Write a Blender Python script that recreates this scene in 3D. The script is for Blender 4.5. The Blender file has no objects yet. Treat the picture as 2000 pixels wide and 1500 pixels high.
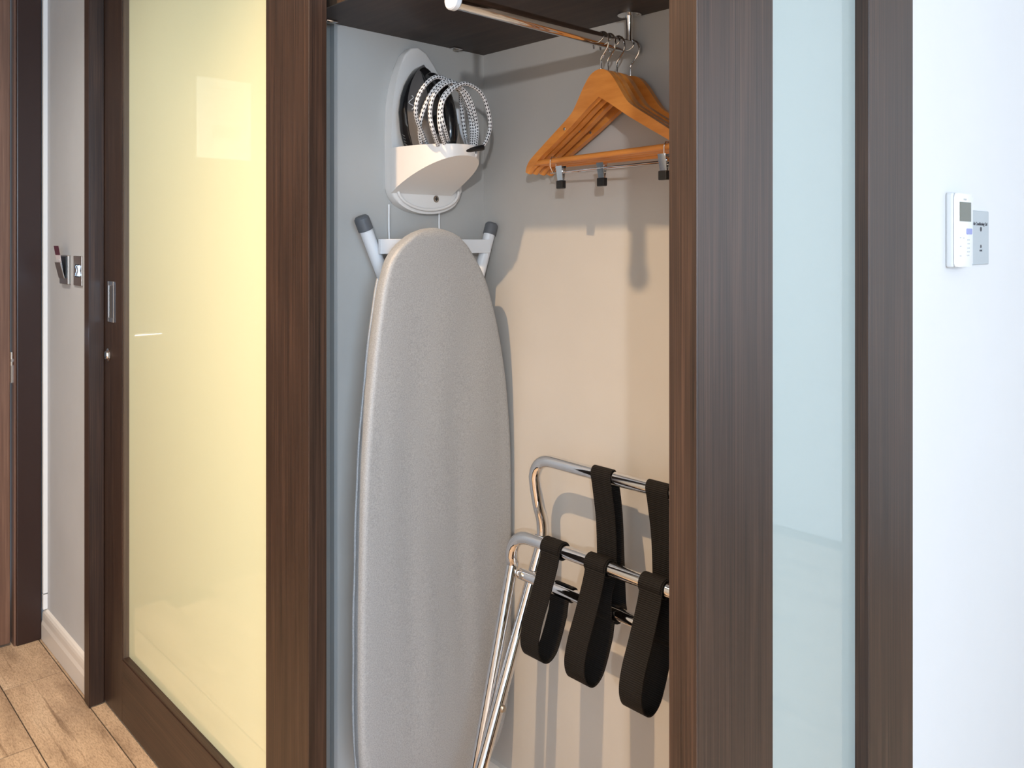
import bpy, bmesh, math, random
import numpy as np
from mathutils import Vector, Matrix
random.seed(7)
S = bpy.context.scene
C = S.collection
PI = math.pi

# ------------------------------------------------------------------ camera
cam = bpy.data.cameras.new('camera')
cam.sensor_width = 36.0
cam.lens = 36.0 * 1590.0 / 2000.0
cam.shift_y = -(750 - 475) / 2000.0
cam.clip_start = 0.02
co = bpy.data.objects.new('camera', cam); C.objects.link(co)
co.location = (0, 0, 1.27)
FW = Vector((1590.0, 1670.0, 0)).normalized()
co.rotation_euler = FW.to_track_quat('-Z', 'Y').to_euler()
S.camera = co

# ------------------------------------------------------------------ world, lights, exposure
S.view_settings.view_transform = 'Standard'
S.view_settings.look = 'None'
S.view_settings.gamma = 1.0
S.view_settings.use_curve_mapping = False
S.view_settings.exposure = 0.09
W = bpy.data.worlds.new('world'); S.world = W
W.use_nodes = True
W.node_tree.nodes['Background'].inputs[0].default_value = (0.75, 0.87, 1.0, 1)
W.node_tree.nodes['Background'].inputs[1].default_value = 1.0

def lamp(name, kind, loc, energy, col, **kw):
    l = bpy.data.lights.new(name, kind); l.energy = energy; l.color = col
    aim = kw.pop('aim', None)
    for k, v in kw.items(): setattr(l, k, v)
    o = bpy.data.objects.new(name, l); C.objects.link(o); o.location = loc
    if aim is not None:
        o.rotation_euler = (Vector(aim) - Vector(loc)).to_track_quat('-Z', 'Y').to_euler()
    return o
WARM = (1.0, 0.67, 0.385)
# ceiling downlights of the hall
lamp('downlight_lamp', 'SPOT', (0.02, 0.978, 2.395), 205, WARM, spot_size=2.1, spot_blend=1.0, shadow_soft_size=0.018, aim=(0.30, 0.978, 0))
lamp('downlight_lamp', 'SPOT', (-0.02, 2.05, 2.395), 92, (1.0, 0.90, 0.78), spot_size=2.35, spot_blend=1.0, shadow_soft_size=0.03, aim=(0.05, 2.05, 0))
# bedroom lamp across the room
lamp('room_lamp', 'POINT', (-1.10, -1.108, 1.655), 98, (0.95, 0.97, 1.0), shadow_soft_size=0.03)
# daylight through the two bedroom windows
lamp('window_light', 'AREA', (-1.0, -3.60, 1.35), 104, (0.44, 0.71, 1.0), shape='RECTANGLE', size=2.3, size_y=1.7, aim=(-1.0, 0, 1.35))
lamp('window_light', 'AREA', (3.30, -1.95, 1.50), 24, (0.86, 0.90, 1.0), shape='RECTANGLE', size=1.5, size_y=1.4, aim=(0.0, -1.95, 1.50))

# ------------------------------------------------------------------ helpers
def tag(o, label, cat, group=None):
    o['label'] = label; o['category'] = cat
    if group: o['group'] = group
    return o
def thing(name, label, cat, loc=(0, 0, 0), group=None):
    o = bpy.data.objects.new(name, None); C.objects.link(o)
    o.location = loc; o.empty_display_size = 0.05
    return tag(o, label, cat, group)
def obj(name, bm, mat, parent=None, smooth=None, label=None):
    me = bpy.data.meshes.new(name)
    bmesh.ops.recalc_face_normals(bm, faces=bm.faces[:])
    bm.to_mesh(me); bm.free()
    me.materials.append(mat)
    if smooth is not None:
        for p in me.polygons: p.use_smooth = True
        if smooth < 3.1: me.set_sharp_from_angle(angle=smooth)
    o = bpy.data.objects.new(name, me); C.objects.link(o)
    if parent is not None:
        o.parent = parent
        o.matrix_parent_inverse = Matrix.Translation(parent.location).inverted() if parent.type == 'EMPTY' else Matrix.Identity(4)
    if label: o['label'] = label
    return o
def struct(name, bm, mat, parent=None, **k):
    o = obj(name, bm, mat, parent, **k); o['kind'] = 'structure'; return o
def box(bm, x0, x1, y0, y1, z0, z1, bev=0.0, seg=2):
    r = bmesh.ops.create_cube(bm, size=1.0)
    vs = r['verts']
    for v in vs:
        v.co = Vector((x0 if v.co.x < 0 else x1, y0 if v.co.y < 0 else y1, z0 if v.co.z < 0 else z1))
    if bev > 0:
        es = list({e for v in vs for e in v.link_edges})
        bmesh.ops.bevel(bm, geom=es, offset=bev, segments=seg, profile=0.5, affect='EDGES')
    return vs
def bx(*a, **k):
    bm = bmesh.new(); box(bm, *a, **k); return bm
def frames(pts, closed=False):
    n = len(pts); T = []
    for i in range(n):
        a = pts[(i - 1) % n] if (closed or i > 0) else pts[i]
        b = pts[(i + 1) % n] if (closed or i < n - 1) else pts[i]
        T.append((b - a).normalized())
    up = Vector((0, 0, 1)) if abs(T[0].z) < 0.9 else Vector((0, 1, 0))
    N = [(up - T[0] * up.dot(T[0])).normalized()]
    for i in range(1, n):
        v = N[-1] - T[i] * N[-1].dot(T[i])
        N.append(v.normalized())
    return T, N
def tube(bm, pts, r, seg=12, cap=True, uv=False):
    pts = [Vector(p) for p in pts]
    rs = r if isinstance(r, (list, tuple)) else [r] * len(pts)
    T, N = frames(pts)
    rings = []; L = 0.0; Ls = []
    for i, p in enumerate(pts):
        if i: L += (p - pts[i - 1]).length
        Ls.append(L)
        B = T[i].cross(N[i])
        rings.append([bm.verts.new(p + (N[i] * math.cos(2 * PI * k / seg) + B * math.sin(2 * PI * k / seg)) * rs[i]) for k in range(seg)])
    lay = bm.loops.layers.uv.verify() if uv else None
    for i in range(len(pts) - 1):
        for k in range(seg):
            k2 = (k + 1) % seg
            f = bm.faces.new((rings[i][k], rings[i][k2], rings[i + 1][k2], rings[i + 1][k]))
            if uv:
                for l, (a, b) in zip(f.loops, ((k / seg, Ls[i]), ((k + 1) / seg, Ls[i]), ((k + 1) / seg, Ls[i + 1]), (k / seg, Ls[i + 1]))):
                    l[lay].uv = (a, b)
    if cap:
        bm.faces.new(rings[0][::-1]); bm.faces.new(rings[-1])
    return bm
def tb(pts, r, seg=12, **k):
    return tube(bmesh.new(), pts, r, seg, **k)
def spline(P, n=8, closed=False):
    P = [Vector(p) for p in P]; out = []
    m = len(P)
    for i in range(m if closed else m - 1):
        p0 = P[(i - 1) % m] if (closed or i > 0) else P[i]
        p1 = P[i]; p2 = P[(i + 1) % m]
        p3 = P[(i + 2) % m] if (closed or i < m - 2) else P[(i + 1) % m]
        for k in range(n):
            t = k / n
            out.append(0.5 * ((2 * p1) + (p2 - p0) * t + (2 * p0 - 5 * p1 + 4 * p2 - p3) * t * t + (3 * p1 - p0 - 3 * p2 + p3) * t ** 3))
    if not closed: out.append(P[-1])
    return out
def lathe(bm, prof, axis_o, axis_d, seg=24):
    o = Vector(axis_o); d = Vector(axis_d).normalized()
    a = d.orthogonal().normalized(); b = d.cross(a)
    rings = []
    for r, h in prof:
        if r < 1e-6: rings.append([bm.verts.new(o + d * h)])
        else: rings.append([bm.verts.new(o + d * h + (a * math.cos(2 * PI * k / seg) + b * math.sin(2 * PI * k / seg)) * r) for k in range(seg)])
    for i in range(len(rings) - 1):
        A, B = rings[i], rings[i + 1]
        for k in range(seg):
            k2 = (k + 1) % seg
            if len(A) == 1 and len(B) == 1: continue
            if len(A) == 1: bm.faces.new((A[0], B[k2], B[k]))
            elif len(B) == 1: bm.faces.new((A[k], A[k2], B[0]))
            else: bm.faces.new((A[k], A[k2], B[k2], B[k]))
    return bm
def prism(bm, outline, f, bev=0.0, seg=3):
    """outline: list of (a,b); f(a,b,side) -> point, side 0/1"""
    v0 = [bm.verts.new(f(a, b, 0)) for a, b in outline]
    v1 = [bm.verts.new(f(a, b, 1)) for a, b in outline]
    n = len(outline)
    A = bm.faces.new(v0[::-1]); B = bm.faces.new(v1)
    for i in range(n):
        bm.faces.new((v0[i], v0[(i + 1) % n], v1[(i + 1) % n], v1[i]))
    if bev > 0:
        es = list(A.edges) + list(B.edges)
        bmesh.ops.bevel(bm, geom=es, offset=bev, segments=seg, profile=0.5, affect='EDGES')
    return bm
def ribbon(bm, path, y0, y1, th, dy=None):
    """strap: path in (x,z), width y0..y1, thickness th; dy(t) sideways shift"""
    P = [Vector((p[0], 0, p[1])) for p in path]; n = len(P); rows = []
    for i in range(n):
        a = P[max(i - 1, 0)]; b = P[min(i + 1, n - 1)]; t = (b - a).normalized()
        nn = Vector((-t.z, 0, t.x)) * th / 2
        s = dy(i / (n - 1)) if dy else 0
        rows.append([bm.verts.new(q) for q in ((P[i] + nn) + Vector((0, y0 + s, 0)), (P[i] + nn) + Vector((0, y1 + s, 0)), (P[i] - nn) + Vector((0, y1 + s, 0)), (P[i] - nn) + Vector((0, y0 + s, 0)))])
    lay = bm.loops.layers.uv.verify()
    L = [0]
    for i in range(1, n): L.append(L[-1] + (P[i] - P[i - 1]).length)
    for i in range(n - 1):
        for k in range(4):
            k2 = (k + 1) % 4
            f = bm.faces.new((rows[i][k], rows[i][k2], rows[i + 1][k2], rows[i + 1][k]))
            for l, q in zip(f.loops, (L[i], L[i], L[i + 1], L[i + 1])): l[lay].uv = (0, q)
    bm.faces.new(rows[0][::-1]); bm.faces.new(rows[-1])
    return bm
def text_mesh(name, txt, size, mat, M, parent, depth=0.0003):
    cu = bpy.data.curves.new(name, 'FONT'); cu.body = txt; cu.size = size
    cu.align_x = 'CENTER'; cu.align_y = 'CENTER'; cu.extrude = depth; cu.resolution_u = 3
    o = bpy.data.objects.new(name, cu); C.objects.link(o)
    dg = bpy.context.evaluated_depsgraph_get()
    me = bpy.data.meshes.new_from_object(o.evaluated_get(dg))
    bpy.data.objects.remove(o); bpy.data.curves.remove(cu)
    me.transform(M); me.materials.clear(); me.materials.append(mat)
    n = bpy.data.objects.new(name, me); C.objects.link(n)
    if parent: 
        n.parent = parent
        n.matrix_parent_inverse = Matrix.Translation(parent.location).inverted() if parent.type == 'EMPTY' else Matrix.Identity(4)
    return n

# ------------------------------------------------------------------ materials
def mat(name, col, rough=0.5, metal=0.0, spec=0.5, coat=0.0, coat_rough=0.05, sheen=0.0):
    m = bpy.data.materials.new(name); m.use_nodes = True
    b = m.node_tree.nodes['Principled BSDF']
    b.inputs['Base Color'].default_value = (*col, 1)
    b.inputs['Roughness'].default_value = rough
    b.inputs['Metallic'].default_value = metal
    b.inputs['Specular IOR Level'].default_value = spec
    b.inputs['Coat Weight'].default_value = coat
    b.inputs['Coat Roughness'].default_value = coat_rough
    b.inputs['Sheen Weight'].default_value = sheen
    return m
def N(m, t, **k):
    n = m.node_tree.nodes.new(t)
    for a, v in k.items(): setattr(n, a, v)
    return n
def LK(m, a, b): m.node_tree.links.new(a, b)
def ramp(m, stops):
    r = N(m, 'ShaderNodeValToRGB'); e = r.color_ramp.elements
    while len(e) < len(stops): e.new(0.5)
    for x, (p, c) in zip(e, stops): x.position = p; x.color = (*c, 1)
    return r
def noise(m, scale, vec=None, sc=10.0, det=4.0, rough=0.6, coord='Object'):
    tc = N(m, 'ShaderNodeTexCoord'); mp = N(m, 'ShaderNodeMapping'); n = N(m, 'ShaderNodeTexNoise')
    mp.inputs['Scale'].default_value = scale
    n.inputs['Scale'].default_value = sc; n.inputs['Detail'].default_value = det; n.inputs['Roughness'].default_value = rough
    LK(m, tc.outputs[coord], mp.inputs[0]); LK(m, mp.outputs[0], n.inputs['Vector'])
    return n
def bump(m, src, strength, dist):
    b = N(m, 'ShaderNodeBump'); b.inputs['Strength'].default_value = strength; b.inputs['Distance'].default_value = dist
    LK(m, src, b.inputs['Height'])
    LK(m, b.outputs[0], m.node_tree.nodes['Principled BSDF'].inputs['Normal'])
def paint(name, col, var=0.04, rough=0.6, bs=0.08):
    m = mat(name, col, rough, spec=0.35)
    n = noise(m, (1, 1, 1), sc=3.0, det=5)
    r = ramp(m, [(0.3, tuple(c * (1 - var) for c in col)), (0.7, tuple(min(1, c * (1 + var)) for c in col))])
    LK(m, n.outputs['Fac'], r.inputs[0]); LK(m, r.outputs[0], m.node_tree.nodes['Principled BSDF'].inputs['Base Color'])
    n2 = noise(m, (1, 1, 1), sc=180.0, det=3)
    bump(m, n2.outputs['Fac'], bs, 0.001)
    return m
def veneer(name, dark, light, scale, rough=0.42):
    """fine-lined laminate; scale is small along the grain"""
    m = mat(name, dark, rough, spec=0.5)
    n = noise(m, scale, sc=1.0, det=6.0, rough=0.72)
    n2 = noise(m, tuple(s * 0.13 if s > 10 else s for s in scale), sc=1.0, det=2.0)
    mx = N(m, 'ShaderNodeMath', operation='MULTIPLY_ADD'); mx.inputs[1].default_value = 0.35
    LK(m, n2.outputs['Fac'], mx.inputs[0]); LK(m, n.outputs['Fac'], mx.inputs[2])
    r = ramp(m, [(0.47, dark), (0.70, tuple(a * 0.6 + b * 0.4 for a, b in zip(dark, light))), (0.90, light)])
    LK(m, mx.outputs[0], r.inputs[0]); LK(m, r.outputs[0], m.node_tree.nodes['Principled BSDF'].inputs['Base Color'])
    bump(m, n.outputs['Fac'], 0.12, 0.0006)
    return m
DK, LT = (0.0105, 0.0050, 0.0031), (0.078, 0.041, 0.026)
M_wz = veneer('wenge_vertical', DK, LT, (420, 420, 3.0))
M_wy = veneer('wenge_along', DK, LT, (420, 3.0, 420))
M_wx = veneer('wenge_shelf', (0.022, 0.013, 0.010), (0.065, 0.04, 0.03), (60, 4, 60), rough=0.5)
M_door = veneer('entry_door_wood', (0.115, 0.055, 0.034), (0.24, 0.13, 0.085), (160, 160, 3.0), rough=0.45)
M_arch = mat('architrave_brown', (0.030, 0.013, 0.010), 0.3, spec=0.5)
M_closet = paint('closet_paint', (0.495, 0.485, 0.465))
M_hall = paint('hall_paint', (0.57, 0.595, 0.625))
M_white = paint('white_wall_paint', (0.72, 0.72, 0.725), 0.012)
M_ceil = paint('ceiling_paint', (0.85, 0.84, 0.81), 0.02)
M_base = mat('white_gloss', (0.78, 0.75, 0.71), 0.35)
M_trunk = mat('white_trunking', (0.82, 0.83, 0.83), 0.4)
M_yel = mat('yellow_back_painted_glass', (0.755, 0.785, 0.535), 0.35, spec=0.2, coat=1.0, coat_rough=0.015)
M_blu = mat('pale_blue_back_painted_glass', (0.40, 0.465, 0.455), 0.35, spec=0.2, coat=1.0, coat_rough=0.015)
M_chrome = mat('chrome', (0.80, 0.80, 0.81), 0.07, 1.0)
M_steel = mat('brushed_steel', (0.50, 0.47, 0.43), 0.32, 1.0)
M_black = mat('black_plastic', (0.012, 0.012, 0.013), 0.35)
M_gloss = mat('gloss_black_plastic', (0.010, 0.010, 0.011), 0.14)
M_rub = mat('grey_rubber', (0.115, 0.125, 0.14), 0.5)
M_wtube = mat('white_enamel', (0.78, 0.81, 0.85), 0.3)
M_hold = mat('white_holder_plastic', (0.78, 0.755, 0.73), 0.42)
M_wire = mat('white_wire', (0.82, 0.82, 0.82), 0.35)
M_irong = mat('iron_grey_plastic', (0.115, 0.108, 0.105), 0.3, spec=0.5)
M_mark = mat('pale_print', (0.55, 0.56, 0.58), 0.4)
M_ink = mat('dark_print', (0.03, 0.03, 0.04), 0.5)
M_plate = mat('satin_plate', (0.52, 0.57, 0.60), 0.4, 0.5)
M_rem = mat('remote_white', (0.86, 0.87, 0.87), 0.35)
M_remg = mat('shade_and_mark_grey', (0.60, 0.63, 0.65), 0.4)  # shade on the remote's side as colour; also the card mark's grey
M_lcd = mat('lcd_grey', (0.155, 0.165, 0.135), 0.15)
M_btn = mat('lilac_button', (0.30, 0.33, 0.62), 0.4)
M_btng = mat('grey_button_print', (0.55, 0.56, 0.57), 0.5)
M_paper = mat('paper', (0.92, 0.92, 0.90), 0.6)
M_card = mat('card_white', (0.80, 0.76, 0.80), 0.35)
M_cardp = mat('card_plum', (0.10, 0.012, 0.035), 0.35)
M_grout = mat('grout_brown', (0.04, 0.028, 0.02), 0.8)
M_pane = mat('window_frame_white', (0.8, 0.8, 0.8), 0.4)

def m_hanger():
    m = mat('hanger_beech', (0.45, 0.18, 0.05), 0.35, spec=0.5, coat=0.25, coat_rough=0.2)
    n = noise(m, (60, 9, 60), sc=1.0, det=4)
    r = ramp(m, [(0.3, (0.62, 0.215, 0.036)), (0.7, (0.78, 0.31, 0.065))])
    LK(m, n.outputs['Fac'], r.inputs[0]); LK(m, r.outputs[0], m.node_tree.nodes['Principled BSDF'].inputs['Base Color'])
    return m
M_hang = m_hanger()
def m_fabric():
    m = mat('silver_board_cover', (0.44, 0.43, 0.42), 0.5, metal=0.12, spec=0.4, sheen=0.15)
    n = noise(m, (1, 1, 1), sc=420.0, det=2)
    r = ramp(m, [(0.3, (0.30, 0.317, 0.335)), (0.7, (0.42, 0.442, 0.463))])
    LK(m, n.outputs['Fac'], r.inputs[0]); LK(m, r.outputs[0], m.node_tree.nodes['Principled BSDF'].inputs['Base Color'])
    n2 = noise(m, (1, 1, 1), sc=650.0, det=2)
    bump(m, n2.outputs['Fac'], 0.35, 0.0012)
    return m
M_fab = m_fabric()
def m_strap():
    m = mat('black_webbing', (0.012, 0.011, 0.011), 0.7, spec=0.2)
    tc = N(m, 'ShaderNodeTexCoord'); sp = N(m, 'ShaderNodeSeparateXYZ'); LK(m, tc.outputs['UV'], sp.inputs[0])
    mu = N(m, 'ShaderNodeMath', operation='MULTIPLY'); mu.inputs[1].default_value = 2 * PI / 0.0034; LK(m, sp.outputs[1], mu.inputs[0])
    si = N(m, 'ShaderNodeMath', operation='SINE'); LK(m, mu.outputs[0], si.inputs[0])
    r = ramp(m, [(0.35, (0.003, 0.0028, 0.0028)), (0.8, (0.017, 0.0145, 0.0135))])
    LK(m, si.outputs[0], r.inputs[0]); LK(m, r.outputs[0], m.node_tree.nodes['Principled BSDF'].inputs['Base Color'])
    bump(m, si.outputs[0], 0.5, 0.0006)
    return m
M_strap = m_strap()
def m_cord():
    m = mat('braided_cord', (0.8, 0.8, 0.8), 0.7)
    tc = N(m, 'ShaderNodeTexCoord'); sp = N(m, 'ShaderNodeSeparateXYZ'); LK(m, tc.outputs['UV'], sp.inputs[0])
    def sine(au, av, ph=0.0):
        a = N(m, 'ShaderNodeMath', operation='MULTIPLY'); a.inputs[1].default_value = au; LK(m, sp.outputs[0], a.inputs[0])
        b = N(m, 'ShaderNodeMath', operation='MULTIPLY_ADD'); b.inputs[1].default_value = av; LK(m, sp.outputs[1], b.inputs[0]); LK(m, a.outputs[0], b.inputs[2])
        c = N(m, 'ShaderNodeMath', operation='SINE'); LK(m, b.outputs[0], c.inputs[0]); return c
    k = 2 * PI / 0.0165
    s1 = sine(2 * PI * 3, k); s2 = sine(-2 * PI * 3, k)
    p = N(m, 'ShaderNodeMath', operation='MULTIPLY'); LK(m, s1.outputs[0], p.inputs[0]); LK(m, s2.outputs[0], p.inputs[1])
    g = N(m, 'ShaderNodeMath', operation='GREATER_THAN'); g.inputs[1].default_value = 0.30; LK(m, p.outputs[0], g.inputs[0])
    r = ramp(m, [(0.0, (0.80, 0.80, 0.81)), (1.0, (0.015, 0.015, 0.02))])
    LK(m, g.outputs[0], r.inputs[0]); LK(m, r.outputs[0], m.node_tree.nodes['Principled BSDF'].inputs['Base Color'])
    return m
M_cord = m_cord()
def m_plank():
    m = mat('wood_look_plank', (0.4, 0.27, 0.17), 0.45, spec=0.4)
    oi = N(m, 'ShaderNodeObjectInfo')
    tc = N(m, 'ShaderNodeTexCoord'); ad = N(m, 'ShaderNodeVectorMath', operation='ADD')
    sc = N(m, 'ShaderNodeVectorMath', operation='SCALE'); sc.inputs[0].default_value = (7, 13, 0); LK(m, oi.outputs['Random'], sc.inputs['Scale'])
    LK(m, tc.outputs['Object'], ad.inputs[0]); LK(m, sc.outputs[0], ad.inputs[1])
    def ns(scale, det, ro):
        mp = N(m, 'ShaderNodeMapping'); mp.inputs['Scale'].default_value = scale
        n = N(m, 'ShaderNodeTexNoise'); n.inputs['Scale'].default_value = 1; n.inputs['Detail'].default_value = det; n.inputs['Roughness'].default_value = ro
        LK(m, ad.outputs[0], mp.inputs[0]); LK(m, mp.outputs[0], n.inputs['Vector']); return n
    big = ns((14, 3, 1), 4, 0.6); fine = ns((330, 70, 1), 4, 0.7); streak = ns((45, 1.6, 1), 3, 0.6)
    r1 = ramp(m, [(0.3, (0.36, 0.25, 0.165)), (0.55, (0.62, 0.455, 0.31)), (0.75, (0.72, 0.56, 0.40))]); LK(m, big.outputs['Fac'], r1.inputs[0])
    r2 = ramp(m, [(0.36, (0.50, 0.46, 0.42)), (0.56, (1, 1, 1))]); LK(m, fine.outputs['Fac'], r2.inputs[0])
    r3 = ramp(m, [(0.32, (0.45, 0.40, 0.36)), (0.40, (1, 1, 1))]); LK(m, streak.outputs['Fac'], r3.inputs[0])
    x1 = N(m, 'ShaderNodeMix', data_type='RGBA', blend_type='MULTIPLY'); x1.inputs[0].default_value = 0.75
    LK(m, r1.outputs[0], x1.inputs[6]); LK(m, r2.outputs[0], x1.inputs[7])
    x2 = N(m, 'ShaderNodeMix', data_type='RGBA', blend_type='MULTIPLY'); x2.inputs[0].default_value = 0.8
    LK(m, x1.outputs[2], x2.inputs[6]); LK(m, r3.outputs[0], x2.inputs[7])
    LK(m, x2.outputs[2], m.node_tree.nodes['Principled BSDF'].inputs['Base Color'])
    bump(m, fine.outputs['Fac'], 0.25, 0.001)
    return m
M_plank = m_plank()

# ------------------------------------------------------------------ room shell
XB, YL, ZS = 1.27, 1.431, 1.711
CZ = 2.40
floor = struct('floor', bx(-2.6, 3.5, -3.8, 3.3, -0.06, -0.003), M_grout)
pb = bmesh.new(); box(pb, -0.0750, 0.0750, -0.4480, 0.4480, -0.003, 0.0)
pm = bpy.data.meshes.new('plank'); bmesh.ops.recalc_face_normals(pb, faces=pb.faces[:]); pb.to_mesh(pm); pb.free(); pm.materials.append(M_plank)
joint = {0: 2.668, 1: 2.42 - 0.9 * 0.62, -1: 2.32}
for i in range(-18, 18):
    xc = 0.6235 + 0.153 * i
    if xc > 3.3: continue
    y0 = joint.get(i, (i * 0.37) % 0.9)
    k0 = math.floor((-3.7 - y0) / 0.9); k1 = math.ceil((3.15 - y0) / 0.9)
    for k in range(k0, k1):
        yc = y0 + 0.9 * k + 0.45
        if yc < -3.4 or yc > 3.3: continue
        if yc > 0.75 and (xc < -0.7 or xc > 1.35): continue
        if yc < 0.75 and xc < -2.1: continue
        o = bpy.data.objects.new('plank', pm); C.objects.link(o); o.location = (xc, yc, 0); o.parent = floor
struct('ceiling', bx(-2.6, 3.5, -3.8, 3.3, CZ, CZ + 0.08), M_ceil)
struct('wall_left', bx(0.722, 0.80, 2.44, 3.10, 0, CZ), M_hall)
struct('wall_closet_back', bx(XB, XB + 0.08, 0.50, 3.0, 0, CZ), M_closet)
bm = bx(0.869, XB, YL, YL + 0.03, 0, CZ)
struct('wall_closet_side', bm, M_closet)
struct('recess_strip', bx(0.775, 0.868, YL + 0.014, YL + 0.03, 0, CZ), mat('recess_shade_grey', (0.30, 0.28, 0.25), 0.5))  # recessed wall strip, its shade put into a darker grey
struct('wall_right', bx(1.2655, 3.40, 0.470, 0.56, 0, CZ), M_white)
struct('wall_opposite', bx(-0.70, -0.62, 0.30, 3.10, 0, CZ), M_white)
struct('wall_return', bx(-2.4, -0.70, 0.30, 0.38, 0, CZ), M_white)
struct('wall_far_left', bx(-2.48, -2.4, -3.8, 0.38, 0, CZ), M_white)
bm = bx(3.40, 3.48, -3.8, -2.70, 0, CZ); box(bm, 3.40, 3.48, -1.20, 0.56, 0, CZ); box(bm, 3.40, 3.48, -2.70, -1.20, 0, 0.80); box(bm, 3.40, 3.48, -2.70, -1.20, 2.20, CZ)
struct('wall_far_right', bm, M_white)
bm = bx(3.41, 3.47, -2.70, -2.65, 0.80, 2.20); box(bm, 3.41, 3.47, -1.25, -1.20, 0.80, 2.20); box(bm, 3.41, 3.47, -2.65, -1.25, 0.80, 0.85); box(bm, 3.41, 3.47, -2.65, -1.25, 2.15, 2.20)
struct('window_2', bm, M_pane)
WX0, WX1 = -2.15, 0.15
bm = bx(-2.4, WX0, -3.80, -3.70, 0, CZ); box(bm, WX1, 3.4, -3.80, -3.70, 0, CZ); box(bm, WX0, WX1, -3.80, -3.70, 0, 0.45); box(bm, WX0, WX1, -3.80, -3.70, 2.25, CZ)
struct('wall_window', bm, M_white)
bm = bx(WX0, WX0 + 0.05, -3.79, -3.72, 0.45, 2.25); box(bm, WX1 - 0.05, WX1, -3.79, -3.72, 0.45, 2.25); box(bm, WX0 + 0.05, WX1 - 0.05, -3.79, -3.72, 0.45, 0.5); box(bm, WX0 + 0.05, WX1 - 0.05, -3.79, -3.72, 2.2, 2.25); box(bm, -1.025, -0.975, -3.79, -3.72, 0.5, 2.2)
struct('window_1', bm, M_pane)
# wall around the entry door
bm = bx(0.66, 0.722, 2.955, 3.10, 0, CZ); box(bm, -0.62, -0.33, 2.955, 3.10, 0, CZ); box(bm, -0.33, 0.66, 2.955, 3.10, 2.31, CZ)
struct('wall_entry', bm, M_hall)
# header above the wardrobe doors
struct('trim_1', bx(0.70, 0.80, 0.50, 2.44, 2.12, CZ), M_wy)
# skirting: stepped ogee profile
def skirting(name, prof, f0, f1):
    bm = bmesh.new()
    a = [bm.verts.new(f0(d, z)) for d, z in prof]; b = [bm.verts.new(f1(d, z)) for d, z in prof]
    n = len(prof)
    for i in range(n): bm.faces.new((a[i], a[(i + 1) % n], b[(i + 1) % n], b[i]))
    bm.faces.new(a[::-1]); bm.faces.new(b)
    return struct(name, bm, M_base)
PROF = [(0, 0.002), (0.016, 0.002), (0.016, 0.052), (0.0145, 0.058), (0.013, 0.064), (0.0125, 0.080), (0.011, 0.088), (0.007, 0.094), (0, 0.097)]
skirting('baseboard_left', PROF, lambda d, z: (0.722 - d, 2.444, z), lambda d, z: (0.722 - d, 2.928, z))
P2 = [(0, 0.002), (0.012, 0.002), (0.012, 0.066), (0.009, 0.073), (0, 0.075)]
skirting('baseboard_closet_back', P2, lambda d, z: (XB - d, 0.51, z), lambda d, z: (XB - d, YL - 0.012, z))
skirting('baseboard_closet_side', P2, lambda d, z: (0.875, YL - d, z), lambda d, z: (XB, YL - d, z))
skirting('baseboard_right', PROF, lambda d, z: (1.267, 0.470 - d, z), lambda d, z: (3.40, 0.470 - d, z))

# entry door with frame
door = struct('door_1', bx(-0.262, 0.6245, 2.952, 2.996, 0.008, 2.265, 0.002), M_door)
obj('door_frame', bx(0.6315, 0.660, 2.938, 3.06, 0, 2.29), M_door, door)
bm = bx(0.637, 0.7075, 2.930, 2.9545, 0, 2.36, 0.004, 3); box(bm, -0.345, -0.275, 2.930, 2.9545, 0, 2.36, 0.004, 3); box(bm, -0.275, 0.637, 2.930, 2.9545, 2.29, 2.36, 0.004, 3)
obj('architrave', bm, M_arch, door)
bm = bx(0.6246, 0.6312, 2.946, 2.955, 0.83, 0.925)
obj('lock_plate', bm, M_chrome, door)
bm = bmesh.new(); lathe(bm, [(0, 0), (0.0045, 0), (0.0045, 0.022), (0, 0.022)], (0.627, 2.945, 0.905), (0, 0, 1), 12); lathe(bm, [(0, 0), (0.0045, 0), (0.0045, 0.012), (0, 0.012)], (0.627, 2.945, 0.885), (0, 0, 1), 12)
obj('latch', bm, M_chrome, door, 0.6)
bm = bmesh.new(); lathe(bm, [(0, 0), (0.026, 0), (0.026, 0.008), (0.010, 0.009), (0.010, 0.05), (0, 0.05)], (0.555, 2.952, 0.955), (0, -1, 0), 24)
tube(bm, spline([(0.555, 2.905, 0.955), (0.535, 2.900, 0.955), (0.50, 2.899, 0.955), (0.43, 2.899, 0.955)], 6), 0.009, 12)
obj('lever_handle', bm, M_chrome, door, 0.6)
nt = tag(obj('notice', bx(0.075, 0.285, 2.949, 2.9517, 1.585, 1.882), M_paper), 'white A4 notice fixed to the back of the entry door', 'notice')
pl = bx(0.115, 0.225, 2.9487, 2.949, 1.66, 1.71)
for k in range(9): box(pl, 0.10, 0.26 - 0.02 * (k % 3), 2.9487, 2.949, 1.845 - 0.014 * k, 1.849 - 0.014 * k)
obj('print', pl, M_btng, nt)
# cable trunking in the corner
tr = thing('cable_trunking', 'slim white vertical cable trunking beside the entry door frame', 'trunking', (0.712, 2.94, 0.097))
obj('trunking_cover', bx(0.7085, 0.7215, 2.915, 2.9295, 0.15, CZ - 0.002, 0.001), M_trunk, tr)
obj('trunking_cover', bx(0.7085, 0.7215, 2.915, 2.9295, 0.0985, 0.146, 0.001), M_trunk, tr)

# ------------------------------------------------------------------ wardrobe joinery
jm = thing('wardrobe_jamb', 'narrow dark wood jamb post between hall wall and yellow glass door', 'door frame', (0.72, 2.42, 0))
obj('jamb_post', bx(0.695, 0.7335, 2.4025, 2.444, 0.004, 2.12, 0.0012), M_wz, jm)
obj('edge_strip', bx(0.6945, 0.6975, 2.4018, 2.406, 0.004, 2.12), M_arch, jm)

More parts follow.
